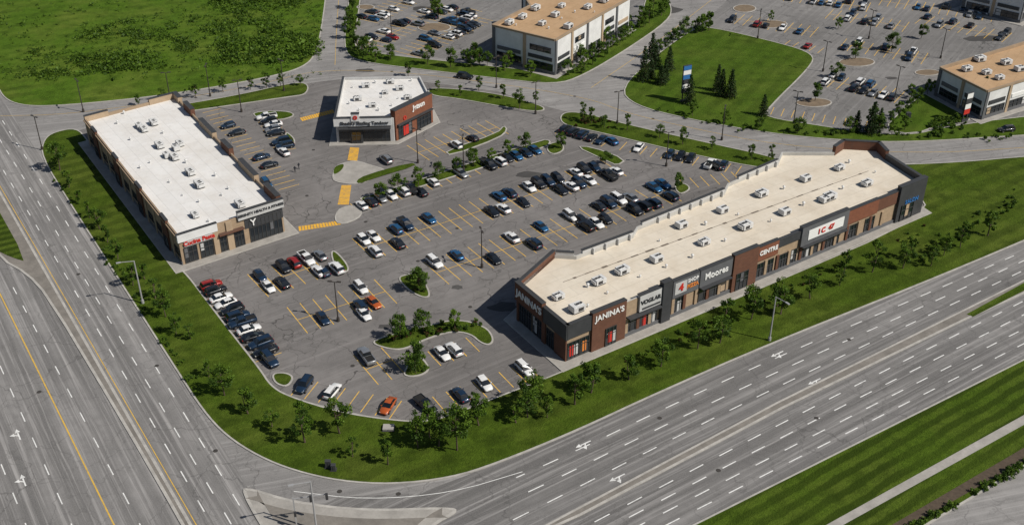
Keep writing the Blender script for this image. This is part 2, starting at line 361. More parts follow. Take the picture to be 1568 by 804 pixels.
# manhole covers and drains
A=Acc()
for u,v in[(520,752),(610,756),(1010,640),(1300,520),(330,690),(240,560),(120,420),(560,340),(700,350),(860,330),(640,400),(470,300),(480,230),(720,470),(540,560),(880,148),(1000,182),(300,150),(60,600),(1100,720),(1250,640),(600,110),(1350,232),(1300,140),(1150,60)]:
    c=G(u,v); n=12; P=[c+Vector((math.cos(i*6.283/n),math.sin(i*6.283/n)))*.42 for i in range(n)]
    i0=len(A.v); A.v+=[(*q,.034) for q in P]; A.f.append(tuple(range(i0,i0+n))); A.m.append(0)
A.obj('manhole_cover',[M['iron']])
ROWS=[]; ST=Acc()
def stalls(p0,p1,side=None,L=5.2,sp=2.75,fill=0):
    P,Q=G(*p0),G(*p1); d=(Q-P); ln=d.length; d.normalize(); n=Vector((-d.y,d.x))
    if side is not None:
        if (G(*side)-P).dot(n)<0: n=-n
        sg=[1]
    else: sg=[1,-1]
    k=int(ln/sp)
    for s in sg:
        for i in range(k+1): ST.line(P+d*i*sp,P+d*i*sp+n*s*L,.17,.022)
    if side is None: ST.line(P,P+d*k*sp,.14,.0225)
    r=dict(P=P,d=d,n=n,k=k,sp=sp,sg=sg,occ=set(),L=L); ROWS.append(r)
    if fill:
        for s in sg:
            dens=.5
            for i in range(k):
                dens=max(0,min(1,dens+random.uniform(-.4,.4)))
                if random.random()<fill*(2*dens): place(r,i,s,None,None)
def car_mesh(kind,c):
    bm=bmesh.new()
    if kind=='sedan': L=4.75;zt=1.45;st_=[(-2.37,.66,.38,.72),(-2.22,.84,.27,.93),(-1.5,.90,.22,1.0),(0,.92,.2,.96),(.9,.91,.22,.95),(1.7,.88,.24,.86),(2.2,.78,.3,.72),(2.38,.6,.38,.58)];g=(-1.85,1.05,-1.15,.25,.80,.60,.95)
    elif kind=='suv': L=4.8;zt=1.74;st_=[(-2.38,.78,.42,.85),(-2.28,.90,.32,1.1),(-1.5,.94,.28,1.13),(0,.95,.26,1.1),(.95,.94,.28,1.08),(1.8,.91,.3,1.02),(2.25,.82,.36,.88),(2.4,.66,.42,.7)];g=(-2.3,1.15,-1.95,.4,.86,.70,1.07)
    elif kind=='hatch': L=4.1;zt=1.5;st_=[(-2.05,.74,.38,.8),(-1.95,.86,.28,1.0),(-1.3,.88,.22,1.02),(0,.89,.2,.98),(.75,.88,.22,.96),(1.5,.85,.24,.88),(1.92,.75,.3,.74),(2.06,.58,.38,.6)];g=(-1.95,.98,-1.55,.2,.80,.62,.97)
    else: L=5.7;zt=1.85;st_=[(-2.85,.90,.5,1.1),(-2.8,.95,.42,1.15),(-1.5,.96,.38,1.15),(0,.97,.34,1.15),(1.3,.96,.34,1.15),(2.2,.93,.36,1.1),(2.7,.86,.4,.98),(2.85,.72,.46,.8)];g=(-.75,1.45,-.55,.75,.86,.70,1.13)
    rings=[]
    for x,wd,zb,z in st_:
        zm=zb+(z-zb)*.55
        pts=[(-wd*.92,zb),(-wd,zm),(-wd*.95,z-.06),(-wd*.84,z),(0,z+.035),(wd*.84,z),(wd*.95,z-.06),(wd,zm),(wd*.92,zb)]
        rings.append([bm.verts.new((x,y,zz)) for y,zz in pts])
    sm=[]
    for a,b in zip(rings,rings[1:]):
        for i in range(9):
            j=(i+1)%9; sm.append(bm.faces.new((a[i],a[j],b[j],b[i])))
    sm.append(bm.faces.new(rings[0][::-1])); sm.append(bm.faces.new(rings[-1]))
    for f in sm: f.smooth=True
    x0,x1,x2,x3,wb,wt,zb=g
    B=[bm.verts.new((x,y,zb)) for x,y in((x0,-wb),(x1,-wb*.96),(x1,wb*.96),(x0,wb))]
    T=[bm.verts.new((x,y,z)) for x,y,z in((x2,-wt,zt-.03),(x3,-wt,zt-.05),(x3,wt,zt-.05),(x2,wt,zt-.03))]
    xm=(x2+x3)/2; Rm=[bm.verts.new((xm,-wt,zt)),bm.verts.new((xm,wt,zt))]; Rc=[bm.verts.new((x2,0,zt)),bm.verts.new((xm,0,zt+.03)),bm.verts.new((x3,0,zt-.01))]
    for f in((T[0],Rm[0],Rc[1],Rc[0]),(Rm[0],T[1],Rc[2],Rc[1]),(Rc[0],Rc[1],Rm[1],T[3]),(Rc[1],Rc[2],T[2],Rm[1])): bm.faces.new(f)
    gl=[bm.faces.new((B[0],B[1],T[1],Rm[0],T[0])),bm.faces.new((B[1],B[2],T[2],Rc[2],T[1])),bm.faces.new((B[2],B[3],T[3],Rm[1],T[2])),bm.faces.new((B[3],B[0],T[0],Rc[0],T[3]))]
    bmesh.ops.inset_individual(bm,faces=gl,thickness=.06,depth=-.01)
    for f in gl: f.material_index=1
    def bx(x,y,z,a,b,c_,mi):
        r=bmesh.ops.create_cube(bm,size=1,matrix=Matrix.Translation((x,y,z))@Matrix.Diagonal((a,b,c_,1)))
        for v in r['verts']:
            for f in v.link_faces: f.material_index=mi
    if kind=='pickup':
        bx(-1.8,0,1.185,1.85,1.5,.03,2)
        for s in(-1,1): bx(-1.8,s*.84,1.22,2.0,.14,.12,0)
        bx(-2.76,0,1.22,.1,1.6,.12,0)
    if kind=='suv':
        for s in(-1,1): bx(-.8,s*.62,zt+.04,1.9,.05,.05,2)
    for s in(-1,1):
        bx(x1-.25,s*(wb+.17),zb+.05,.16,.2,.13,0)
        wd=st_[3][1]
        bx(-.35,s*(wb*.885),(zb+zt)/2,.07,.05,zt-zb-.1,0)
        for x in(-L*.295,L*.295):
            for r_,y_,th,mi in((.41 if kind in('suv','pickup') else .37,wd-.11,.24,2),(.33 if kind!='pickup' else .37,wd-.10,.25,2),(.2,wd-.09,.25,3)):
                r=bmesh.ops.create_cone(bm,cap_ends=True,segments=14,radius1=r_,radius2=r_,depth=th,matrix=Matrix.Translation((x,s*y_,.35))@Matrix.Rotation(math.pi/2,4,'X'))
                for v in r['verts']:
                    for f in v.link_faces: f.material_index=mi
        zf=st_[-2][3]-.08; bx(L/2-.17,s*.62,zf-.02,.16,.3,.13,4); bx(-L/2+.08,s*.66,st_[1][3]-.14,.1,.28,.16,5)
    bx(L/2-.02,0,st_[-1][3]-.08,.05,.9,.14,2); bx(-L/2,0,.42,.06,1.3,.12,2)
    me=bpy.data.meshes.new('car_'+kind); bmesh.ops.recalc_face_normals(bm,faces=bm.faces[:]); bm.to_mesh(me); bm.free()
    for m in(PAINT[c],M['carglass'],M['tyre'],M['hub'],M['lamp'],M['tail']): me.materials.append(m)
    return me
CM={}
def getcar(k,c):
    if (k,c) not in CM: CM[(k,c)]=car_mesh(k,c)
    return CM[(k,c)]
def rk(): return random.choices(['sedan','suv','hatch','pickup'],[.42,.38,.12,.08])[0]
def rc(): return random.choices('wskgnbr',[.26,.14,.2,.14,.14,.09,.03])[0]
def addcar(p,ang,k,c):
    k=k or rk(); c=c or rc()
    link('pickup_truck' if k=='pickup' else 'parked_car',getcar(k,c),None,(p.x,p.y,.015),ang+random.choice((0,math.pi))+random.gauss(0,.03),random.uniform(.94,1.04))
def place(r,i,s,k,c):
    if (i,s) in r['occ']: return
    r['occ'].add((i,s)); p=r['P']+r['d']*((i+.5)*r['sp']+random.gauss(0,.13))+r['n']*s*(r['L']/2+.15+random.gauss(0,.25))
    addcar(p,math.atan2(r['n'].y,r['n'].x),k,c)
def car(u,v,c=None,k=None,ang=None):
    p=G(u,v,.7)
    if ang is None:
        best=None
        for r in ROWS:
            q=p-r['P']; a=q.dot(r['d'])/r['sp']-.5
            for s in r['sg']:
                b=q.dot(r['n'])*s-r['L']/2
                i=round(a)
                for j in(i,i-1,i+1):
                    if 0<=j<r['k'] and (j,s) not in r['occ']:
                        e=abs(a-j)*r['sp']+abs(b)
                        if e<4.2 and (best is None or e<best[0]): best=(e,r,j,s)
        if best: place(best[1],best[2],best[3],k,c); return
        ang=125
    addcar(p,math.radians(ang),k,c)
stalls((536,312),(832,219),(700,300))
stalls((395,437),(500,401)); stalls((556,381),(940,257))
stalls((455,490),(600,443)); stalls((668,418),(1030,292))
stalls((560,566),(618,545)); stalls((655,538),(722,514),(700,560))
stalls((445,606),(600,642),(520,580)); stalls((662,640),(828,577),(700,580))
stalls((301,441),(396,560),(420,480))
stalls((388,176),(425,238),(450,190)); stalls((305,168),(428,292),(400,180))
stalls((640,234),(765,194)); stalls((866,194),(945,216),(880,230)); stalls((960,218),(1176,263),(1000,250))
stalls((1040,275),(1130,262),(1100,300))
CARS="""549,319,w 569,315,k 583,310,s 597,306,w 612,300,w 628,296,k 644,293,k 671,283,w 712,269,s 750,256,k 771,250,w 786,246,k 797,242,b 810,237,n 823,232,b
815,285,w 828,278,k 843,273,n 857,269,k 881,259,w 895,254,k 908,251,n 868,290,k 880,286,w 893,280,n 906,274,w 925,266,k 940,262,w
560,367,w 578,361,w 613,353,b 629,348,n 659,338,b 760,303,b 773,298,n 578,386,w 614,375,k 750,327,k 782,320,w 809,309,k
672,404,w 711,397,b 740,391,k 795,367,w 832,351,b 831,376,n 872,336,w 895,348,k 910,346,w 890,336,k 940,337,k 917,321,k 932,317,n 975,320,k 985,315,k 997,312,n 950,303,w 965,297,s 1003,287,b 1015,281,b 1027,302,n
403,421,n 428,413,k 442,409,r 456,402,w 473,400,w 490,390,s 515,410,w 495,416,n 421,443,w 438,435,k 556,448,w 537,459,n 557,480,w 575,470,o 502,494,n
315,432,r 322,443,k 330,452,w 338,462,w 345,472,k 353,482,n 361,491,n 369,500,w 377,511,k 386,521,n 394,531,k 413,550,n
453,590,n 509,606,w 605,633,o 549,538,s 660,548,w 694,533,w 714,600,n 750,584,w 798,562,w
872,197,k 885,201,k 898,205,n 910,208,k 923,212,n 936,215,b 978,225,w 1022,238,n 1037,241,k 1082,250,w 1058,246,k 1112,256,n 1095,253,k
398,178,w 403,185,k 408,192,w 413,200,s 418,208,k 423,216,n 428,224,n 434,232,w
330,196,n 342,208,k 378,243,n 390,256,k 408,281,b
693,215,w 720,208,k"""
for t in CARS.split():
    a=t.split(','); car(float(a[0]),float(a[1]),a[2])
car(652,620,'k','pickup',125); car(591,244,'s','suv',125)
stalls((560,72),(690,8),fill=.4); stalls((625,84),(735,28),fill=.35); stalls((560,32),(620,2),fill=.45); stalls((690,40),(740,18),(680,30),fill=.5)
stalls((905,-8),(990,-40),fill=.5)
stalls((1180,176),(1330,199),(1250,170),fill=.15); stalls((1262,122),(1385,150),fill=.4); stalls((1290,68),(1425,92),fill=.2)
stalls((1120,28),(1260,52),fill=.3); stalls((1270,22),(1400,44),fill=.5); stalls((1410,30),(1550,60),fill=.45); stalls((1350,2),(1530,28),fill=.6); stalls((1180,-8),(1330,12),fill=.5)
stalls((1200,70),(1262,84),(1262,70),fill=.25)
car(712,117,'k','suv',160); car(1541,198,'k','suv',10)
ST.obj('parking_stall_marking',[M['yellow_line']]); W.obj('lane_marking',[M['white_line']]); Y.obj('centre_line_marking',[M['yellow_solid']])
HA=Acc()
def hatch(c):
    a,b,c_,d=[G(*x) for x in c]; n=int((b-a).length/.62)
    for i in range(n):
        t0=i/n;t1=(i+.8)/n
        HA.quad((*a.lerp(b,t0),.026),(*a.lerp(b,t1),.026),(*d.lerp(c_,t1),.026),(*d.lerp(c_,t0),.026))
hatch([(459,181),(510,168),(513,173),(463,186)]); hatch([(536,226),(532,246),(547,247),(550,227)]); hatch([(523,284),(517,314),(534,314),(538,284)]); hatch([(457,347),(520,338),(523,344),(458,354)])
HA.obj('crosswalk_marking',[M['hatch']])
# ---------------- buildings ----------------
def building(name,px,h,wall,roof,cop,par=.7,apron=2.4):
    E=empty(name); p=ccw([G(*a,h) for a in px]); q=offs(p,-.35); L=len(p)
    A=Acc()
    for i in range(L):
        j=(i+1)%L
        A.quad((*p[i],0),(*p[j],0),(*p[j],h),(*p[i],h),0)
        A.quad((*p[i],h),(*p[j],h),(*q[j],h),(*q[i],h),1)
        A.quad((*q[i],h),(*q[j],h),(*q[j],h-par),(*q[i],h-par),1)
    A.obj('walls',[wall,cop],E)
    sheet('roof',q,h-par,roof,E)
    if apron:
        a=offs(p,apron); sheet('sidewalk',a,.175,M['conc']); kerbring(a,.18,.2)
    return E,p
def wallaxes(P,Q,cen):
    d=(Q-P).normalized(); n=Vector((d.y,-d.x))
    if (cen-P).dot(n)>0:n=-n
    return d,n
class Wall:
    def __init__(s,E,a,b,h,inside):
        s.E=E;s.a=a;s.b=b;s.h=h;s.P=G(*a,h);s.Q=G(*b,h);s.L=(s.Q-s.P).length
        s.d,s.n=wallaxes(s.P,s.Q,inside)
    def t(s,x):
        y=s.a[1]+(s.b[1]-s.a[1])*(x-s.a[0])/(s.b[0]-s.a[0]); return (G(x,y,s.h)-s.P).dot(s.d)
    def panel(s,name,t0,t1,z0,z1,dep,mat):
        A=Acc(); c=s.P+s.d*(t0+t1)/2+s.n*(dep/2-.04); A.box(c,s.d,s.n,t1-t0,dep+.08,z0,z1); A.obj(name,[mat],s.E)
    def thick(s,name,t0,t1,z0,z1,dep,back,mat,cap=True):
        A=Acc(); c=s.P+s.d*(t0+t1)/2+s.n*(dep-back)/2; A.box(c,s.d,s.n,t1-t0,dep+back,z0,z1)
        if cap and dep>0: A.box(c,s.d,s.n,t1-t0+.12,dep+back+.12,z1+.002,z1+.12,1)
        A.obj(name,[mat,M['frame']],s.E)
    def windows(s,t0,t1,z0,z1,nb,dep=.05,mid=True):
        s.panel('window',t0,t1,z0,z1,dep,M['glass'])
        A=Acc()
        for i in range(nb+1):
            A.box(s.P+s.d*(t0+(t1-t0)*i/nb)+s.n*(dep+.05),s.d,s.n,.13,.12,z0,z1)
        for z in((z0,z1,(z0*.35+z1*.65)) if mid else (z0,z1)):
            A.box(s.P+s.d*(t0+t1)/2+s.n*(dep+.052),s.d,s.n,t1-t0+.13,.10,z-.06,z+.06)
        A.obj('window_frame',[M['frame']],s.E)
        if random.random()<.5 and t1-t0>2.5:
            i=random.randrange(nb); w_=(t1-t0)/nb; s.panel('window_blind',t0+w_*i+.12,t0+w_*(i+1)-.12,z0+(z1-z0)*random.uniform(.1,.5),z1-.15,dep+.02,M[random.choice(('lgrey','tanw','grey'))])
    def text(s,txt,tc,z,size,dep,mat,bold=.02):
        cu=bpy.data.curves.new('sign_letters','FONT'); cu.body=txt; cu.size=size; cu.extrude=.06; cu.offset=bold; cu.align_x='CENTER'; cu.align_y='CENTER'; cu.materials.append(mat)
        o=bpy.data.objects.new('sign_letters',cu); COL.objects.link(o)
        r=Vector((-s.n.y,s.n.x)); c=s.P+s.d*tc+s.n*(dep+.07)
        m=Matrix(((r.x,0,s.n.x,c.x),(r.y,0,s.n.y,c.y),(0,1,0,z),(0,0,0,1))); o.matrix_world=m; o.parent=s.E
bm=bmesh.new()
def cb(bm,x,y,z,a,b,c,mi):
    r=bmesh.ops.create_cube(bm,size=1,matrix=Matrix.Translation((x,y,z))@Matrix.Diagonal((a,b,c,1)))
    for v in r['verts']:
        for f in v.link_faces:f.material_index=mi
cb(bm,0,0,.15,2.3,1.7,.3,1); cb(bm,0,0,.85,2.6,1.9,1.1,0); cb(bm,-.9,0,1.45,.7,1.7,.12,0); cb(bm,1.42,0,.8,.35,1.4,.7,0); cb(bm,1.31,.0,1.2,.1,1.2,.1,1)
for s in(-.96,.96): cb(bm,.3,s,.8,1.2,.05,.7,1)
for x in(.05,.85):
    r=bmesh.ops.create_cone(bm,cap_ends=True,segments=16,radius1=.28,radius2=.28,depth=.14,matrix=Matrix.Translation((x,0,1.46)))
    for v in r['verts']:
        for f in v.link_faces:f.material_index=1
    bmesh.ops.create_cone(bm,cap_ends=False,segments=16,radius1=.40,radius2=.38,depth=.2,matrix=Matrix.Translation((x,0,1.48)))
rtu=bpy.data.meshes.new('rooftop_unit'); bm.to_mesh(rtu); bm.free(); rtu.materials.append(M['hvac']); rtu.materials.append(M['dark'])
bm=bmesh.new(); bmesh.ops.create_cone(bm,cap_ends=True,segments=10,radius1=.18,radius2=.18,depth=.6,matrix=Matrix.Translation((0,0,.3))); bmesh.ops.create_cone(bm,cap_ends=True,segments=10,radius1=.3,radius2=.1,depth=.2,matrix=Matrix.Translation((0,0,.7)))
vent=bpy.data.meshes.new('roof_vent'); bm.to_mesh(vent); bm.free(); vent.materials.append(M['hvac'])
def units(E,l,h,ang,sc=1.):
    for u,v in l:
        p=G(u,v+4,h); link('rooftop_unit',rtu,E,(p.x,p.y,h),math.radians(ang)+random.choice((0,math.pi)),sc*random.uniform(.85,1.15))
def vents(E,l,h):
    for u,v in l: p=G(u,v,h); link('roof_vent',vent,E,(p.x,p.y,h),0,random.uniform(.7,1.3))
# building 1
h=7.2; R1=[(272,362),(431,312),(268,146),(129,182)]
E1,p1=building('retail_building',R1,h,M['beige'],M['roofw'],M['coptan'],.8)
cen=sum((G(*a,h) for a in R1),Vector((0,0)))/4
w=Wall(E1,R1[0],R1[1],h,cen); L=w.L
w.thick('cornice',-.3,L*.36,5.7,7.6,.35,.3,M['white']); w.panel('sign_band',L*.04,L*.32,4.3,5.6,.25,M['lgrey'])
w.text('Cucina Pasta',L*.18,5.0,1.35,.25,M['signr'],.04)
w.thick('fascia',L*.56,L+.3,6.5,8.5,.5,.3,M['lgrey']); w.text('SERENITY HEALTH & FITNESS',L*.785,7.5,.82,.5,M['char'])
w.panel('cladding',L*.62,L,3.9,6.5,.1,M['char'])
for a,b,n in((.03,.15,3),(.18,.30,3)): w.windows(L*a,L*b,.4,4.0,n)
w.panel('column',L*.31,L*.36,0,5.6,.3,M['tanw']); w.panel('column',L*.44,L*.50,0,7,.3,M['tanw'])
w.windows(L*.37,L*.43,.3,4,2); w.windows(L*.51,L*.6,.3,4.4,3); w.panel('awning',L*.36,L*.6,4.5,4.8,1.0,M['brown'])
w.windows(L*.66,L*.98,.3,5.6,8); w.text('Y',L*.70,5,2.2,.25,M['signw'])
w=Wall(E1,R1[3],R1[0],h,cen); L=w.L
for i in range(12):
    t0=L*i/12+1
    if i%3==1:
        w.thick('parapet_tower',t0,t0+3.8,0,7.7,.3,.3,M['brown']); w.windows(t0+.5,t0+3.3,.3,3,2,.36)
    else:
        w.panel('column',t0,t0+.8,0,6.55,.22,M['tanw']); w.windows(t0+1.3,t0+4.2,1.8,3.6,3)
        if i%2==0: w.panel('service_door',t0+4.5,t0+5.4,.15,2.4,.08,M['char'])
w.panel('base_course',0,L,.15,1.0,.12,M['grey']); w.panel('cornice',0,L,6.6,6.9,.36,M['coptan'])
w=Wall(E1,R1[1],R1[2],h,cen); L=w.L
for i,(a,b) in enumerate([(.02,.12),(.20,.34),(.42,.5),(.58,.72),(.8,.88),(.94,1.)]):
    w.thick('parapet_tower',L*a,L*b,0,8.1 if i%2 else 8.5,.5,.6,M['tanw'] if i%2 else M['brown']); w.windows(L*a+.5,L*b-.5,.3,3.6,3,.56)
w=Wall(E1,R1[2],R1[3],h,cen); w.thick('parapet_tower',0,w.L*.3,0,8.0,.3,.5,M['tanw']); w.thick('parapet_tower',w.L*.75,w.L,0,7.9,.3,.5,M['tanw'])
units(E1,[(236,187),(214,192),(221,197),(245,222),(256,237),(270,226),(276,219),(268,240),(292,263),(306,282),(368,312),(299,328)],h-.8,125,.85)
vents(E1,[(190,175),(200,215),(230,250),(280,300),(330,270),(340,300),(320,340),(250,205),(210,165),(285,250),(260,280),(350,290),(215,258),(305,310),(180,190)],h-.8)
# building 2
h=6.6; R2=[(513,183),(602,181),(661,152),(643,117),(526,119)]
E2,p2=building('restaurant_building',R2,h,M['lgrey'],M['roofw'],M['lgrey'],.7,1.9)
cen=sum((G(*a,h) for a in R2),Vector((0,0)))/5
w=Wall(E2,R2[0],R2[1],h,cen); L=w.L
w.windows(L*.05,L*.93,.3,4.0,12,.06); w.thick('cornice',-.4,L*.97,4.8,7.0,.6,.25,M['white']); w.panel('canopy',L*.05,L*.95,4.2,4.5,1.6,M['char'])
w.thick('sign_tower',L*.24,L*.46,0,4.7,.9,.5,M['char']); w.windows(L*.27,L*.43,.3,3.4,2,.95); w.text("Shaahi's Sizzling Tandoor",L*.5,5.6,1.22,.62,M['char'],.03); w.thick('sign_panel',L*.28,L*.42,6.2,8.2,.8,.3,M['white']); w.text('o',L*.35,7.4,2.0,.8,M['signr'],.08)
w=Wall(E2,R2[1],R2[2],h,cen); L=w.L
w.thick('brick_tower',L*.02,L*.98,0,8.4,.45,1.2,M['rust']); w.windows(L*.08,L*.42,.3,4,4,.5); w.windows(L*.56,L*.92,.3,3.4,4,.5); w.text('Jetsun',L*.62,6.9,1.9,.45,M['signw'],.05); w.text('O',L*.25,5.4,1.4,.5,M['signr'],.06)
w.panel('awning',L*.05,L*.95,4.2,4.5,1.2,M['char']); w.panel('window_poster',L*.2,L*.34,.7,3.2,.6,M['signr'])
w=Wall(E2,R2[4],R2[0],h,cen); L=w.L; w.windows(L*.55,L*.95,.3,4,5); w.thick('cornice',0,L,5.6,6.8,.3,.2,M['white']); w.panel('service_door',L*.2,L*.26,.15,2.4,.1,M['char'])
units(E2,[(590,140),(612,134),(570,160),(625,148),(548,150),(598,124),(560,130)],h-.7,10,.72); vents(E2,[(550,170),(580,170),(600,163),(540,135),(575,128),(630,125),(535,160),(610,152),(585,150)],h-.7)
# building 3
h=8.0; R3=[(868,500),(1416,277),(1358,240),(1345,226),(1290,223),(1276,233),(1197,233),(1190,248),(1114,281),(1108,293),(975,347),(968,359),(882,391),(848,389),(793,438)]
E3,p3=building('retail_building',R3,h,M['beige'],M['roofc'],M['coping'],.8)
cen=G(1100,380,h)
w=Wall(E3,R3[0],R3[1],h,cen); T=w.t; L=w.L
def sec(x0,x1,top,z0,d,mat,txt=None,size=1.,tm='signw',back=.4):
    w.thick('fascia',T(x0),T(x1),z0,top,d,back,M[mat])
    if txt: w.text(txt,(T(x0)+T(x1))/2,(z0+top)/2+.1,size,d,M[tm],.04)
sec(868,905,8.3,5.2,.35,'char'); sec(905,957,8.9,0,.55,'brown'); w.text("JANINA'S",(T(905)+T(957))/2,7.4,1.7,.55,M['signw'],.03)
sec(978,1011.5,8.5,4.8,.5,'lgrey','VOGLAR',1.25,'char'); w.panel('sign_face',T(982),T(1010),5.1,5.5,.55,M['char'])
sec(1012,1026,9.4,0,.8,'char'); sec(1029,1069,8.6,4.6,.5,'grey'); w.panel('sign_face',T(1032),T(1050),5.4,8.0,.56,M['lgrey']); w.text('4',T(1041),6.7,2.2,.58,M['signr'],.08); w.text('PIZZA',T(1059),6.2,1.1,.5,M['signo'],.04); w.text('SHOP',T(1059),7.5,1.1,.5,M['signw'],.02)
sec(1071,1120,8.6,4.6,.45,'grey','Moores',2.0,'signw'); sec(1122,1159.6,9.0,0,.6,'brown'); sec(1160,1191.6,8.4,5,.4,'rust','CENTRE',1.4)
sec(1192,1225.6,8.1,6.3,.3,'char'); sec(1226,1297.6,9.0,4.4,.6,'grey'); w.panel('sign_face',T(1236),T(1290),5.5,7.8,.7,M['signw']); w.text('I C  47',(T(1240)+T(1285))/2,6.6,1.7,.72,M['signr'],.05)
sec(1298,1344.6,8.4,4.9,.4,'rust'); sec(1345,1374,8.2,5.2,.3,'brown'); sec(1376,1416,9.2,0,.7,'char','SALON',1.4,'signb')
for x0,x1,n,d in((870,888,3,.06),(890,903,2,.06),(960,975,2,.06),(980,1008,4,.06),(1031,1050,3,.06),(1073,1115,5,.06),(1162,1188,5,.06),(1193,1224,7,.06),(1230,1258,4,.06),(1265,1290,4,.06),(1302,1316,3,.06),(1330,1344,3,.06)):
    w.windows(T(x0),T(x1),.35,4.1,n,d)
for x0,x1 in((926,942),(1128,1146),(1382,1400)): w.windows(T(x0),T(x1),.35,4.3,3,.82 if x0>1300 else .64)
for x,m in((873,'signr'),(880,'lgrey'),(893,'signo'),(930,'signr'),(936,'lgrey'),(986,'signr'),(1000,'lgrey'),(1040,'lgrey'),(1240,'lgrey')):
    w.panel('window_poster',T(x),T(x)+.9,.9,3.2,.1 if x not in(930,936) else .68,M[m])
for x in range(958,1370,18):
    if not(1010<x<1028 or 1118<x<1162): w.panel('pier',T(x),T(x)+.7,0,4.35,.3,M['beige'] if (x//18)%2 else M['brown'])
w.panel('base_course',T(957),T(1376),.1,.9,.34,M['grey'])
w.panel('canopy',T(960),T(1010),4.36,4.6,1.3,M['char']); w.panel('canopy',T(1072),T(1118),4.36,4.55,1.3,M['char']); w.panel('canopy',T(1228),T(1296),4.1,4.34,1.2,M['char'])
w=Wall(E3,R3[14],R3[0],h,cen); L=w.L
w.thick('fascia',-.3,L*.55,5.0,9.0,.5,.4,M['brown']); w.text("JANINA'S",L*.28,7.0,2.1,.5,M['signw'],.04); w.thick('fascia',L*.55,L+.3,5.0,8.3,.3,.4,M['char'])
w.windows(L*.05,L*.30,.4,4.4,5); w.windows(L*.33,L*.52,.4,4.4,4); w.panel('pier',L*.0,L*.04,0,5,.3,M['brown']); w.panel('pier',L*.53,L*.60,0,5,.3,M['brown']); w.windows(L*.62,L*.76,.4,4.2,3); w.panel('wall_panel',L*.78,L+.1,0,5,.2,M['brown']); w.panel('window_poster',L*.36,L*.42,.8,3.6,.12,M['lgrey'])
w=Wall(E3,R3[13],R3[14],h,cen); w.thick('parapet_wall',0,w.L,0,8.9,.3,.35,M['brown'])
w=Wall(E3,R3[1],R3[2],h,cen); w.thick('parapet_wall',0,w.L,0,8.6,.3,.4,M['char']); w.windows(w.L*.1,w.L*.6,.4,4,5,.36)
for i in(2,3,4):
    w=Wall(E3,R3[i],R3[i+1],h,cen); w.thick('parapet_wall',0,w.L,0,9.5,.3,.5,M['brown'])
for i,(a,b) in((7,(.0,.8)),(9,(.0,.95)),(11,(.0,.9)),(12,(.1,.9))):
    w=Wall(E3,R3[i],R3[i+1],h,cen)
    w.thick('parapet_wall',w.L*a,w.L*b,0,8.7,.3,.3,M['lgrey'])
    for k in range(int(w.L*b/3.2)): w.thick('parapet_brace',1+k*3.2,1.15+k*3.2,7.3,8.6,-.31,.9,M['hvac'])
units(E3,[(1043,344),(1106,321),(1166,296),(1233,273),(1285,256),(1327,280),(1270,301),(1201,324),(1141,346),(1078,370),(1005,396),(953,414),(917,430),(855,453),(883,472),(1262,305)],h-.8,35,.92)
vents(E3,[(900,440),(930,450),(980,425),(1020,410),(1060,395),(1110,370),(1010,370),(1080,345),(1130,330),(1180,340),(1230,315),(1290,290),(1200,290),(1340,265),(1300,250),(900,470)],h-.8)
A=Acc(); z=h-.79
A.line(G(862,432,z),G(1330,262,z),.16,z)
for u in range(880,1320,23):
    v=432+(u-862)*(262-432)/(1330-862); du=random.uniform(.3,.9); A.line(G(u,v,z)+Vector((-du,-du*.6)),G(u,v,z)+Vector((du,du*.7)),random.uniform(.25,.6),z+.004)
A.obj('roof_seam',[M['seam']],E3)
def far(name,px,h):
    E,p=building(name,px,h,M['white'],M['rooft'],M['coptan'],.8,2.0)
    c=sum((G(*a,h) for a in px),Vector((0,0)))/len(px)
    n=len(px)
    for i in range(n):
        w=Wall(E,px[i],px[(i+1)%n],h,c)
        if w.L<6: continue
        w.panel('cornice',0,w.L,h-.5,h+.05,.25,M['coptan'])
        w.panel('base_course',0,w.L,.1,1.1,.2,M['grey'])
        k=max(2,int(w.L/8))
        for j in range(k):
            t=w.L*j/k
            w.panel('column',t+.05,t+1.0,0,h-.55,.3,M['tanw' if j%2 else 'grey'])
            w.windows(t+1.6,t+w.L/k-.6,.4,3.2,4)
            if h>9 and j%2: w.windows(t+2.4,t+w.L/k-1.4,6.4,8.0,3)
            if j%3!=2: w.panel('sign_band',t+1.8,t+w.L/k-.9,4.0,5.1,.2,M[['grey','char','signw','signr','char','tanw'][(j+i)%6]])
    return E
h=11; E4=far('commercial_building',[(754,38),(850,61),(965,-4),(905,-20),(800,-10),(812,8)],h)
units(E4,[(800,25),(830,35),(850,22),(780,34),(870,40),(900,10),(860,8),(925,0),(820,12)],h-.8,57,.95); vents(E4,[(790,40),(840,45),(860,30),(880,20),(910,20)],h-.8)
h=8.5; E5=far('commercial_building',[(1440,103),(1512,139),(1680,88),(1600,55)],h)
units(E5,[(1480,105),(1510,110),(1540,95),(1560,105),(1530,118),(1500,90)],h-.8,20,.95)
far('commercial_building',[(1480,-25),(1570,-5),(1640,-35),(1560,-50)],9)
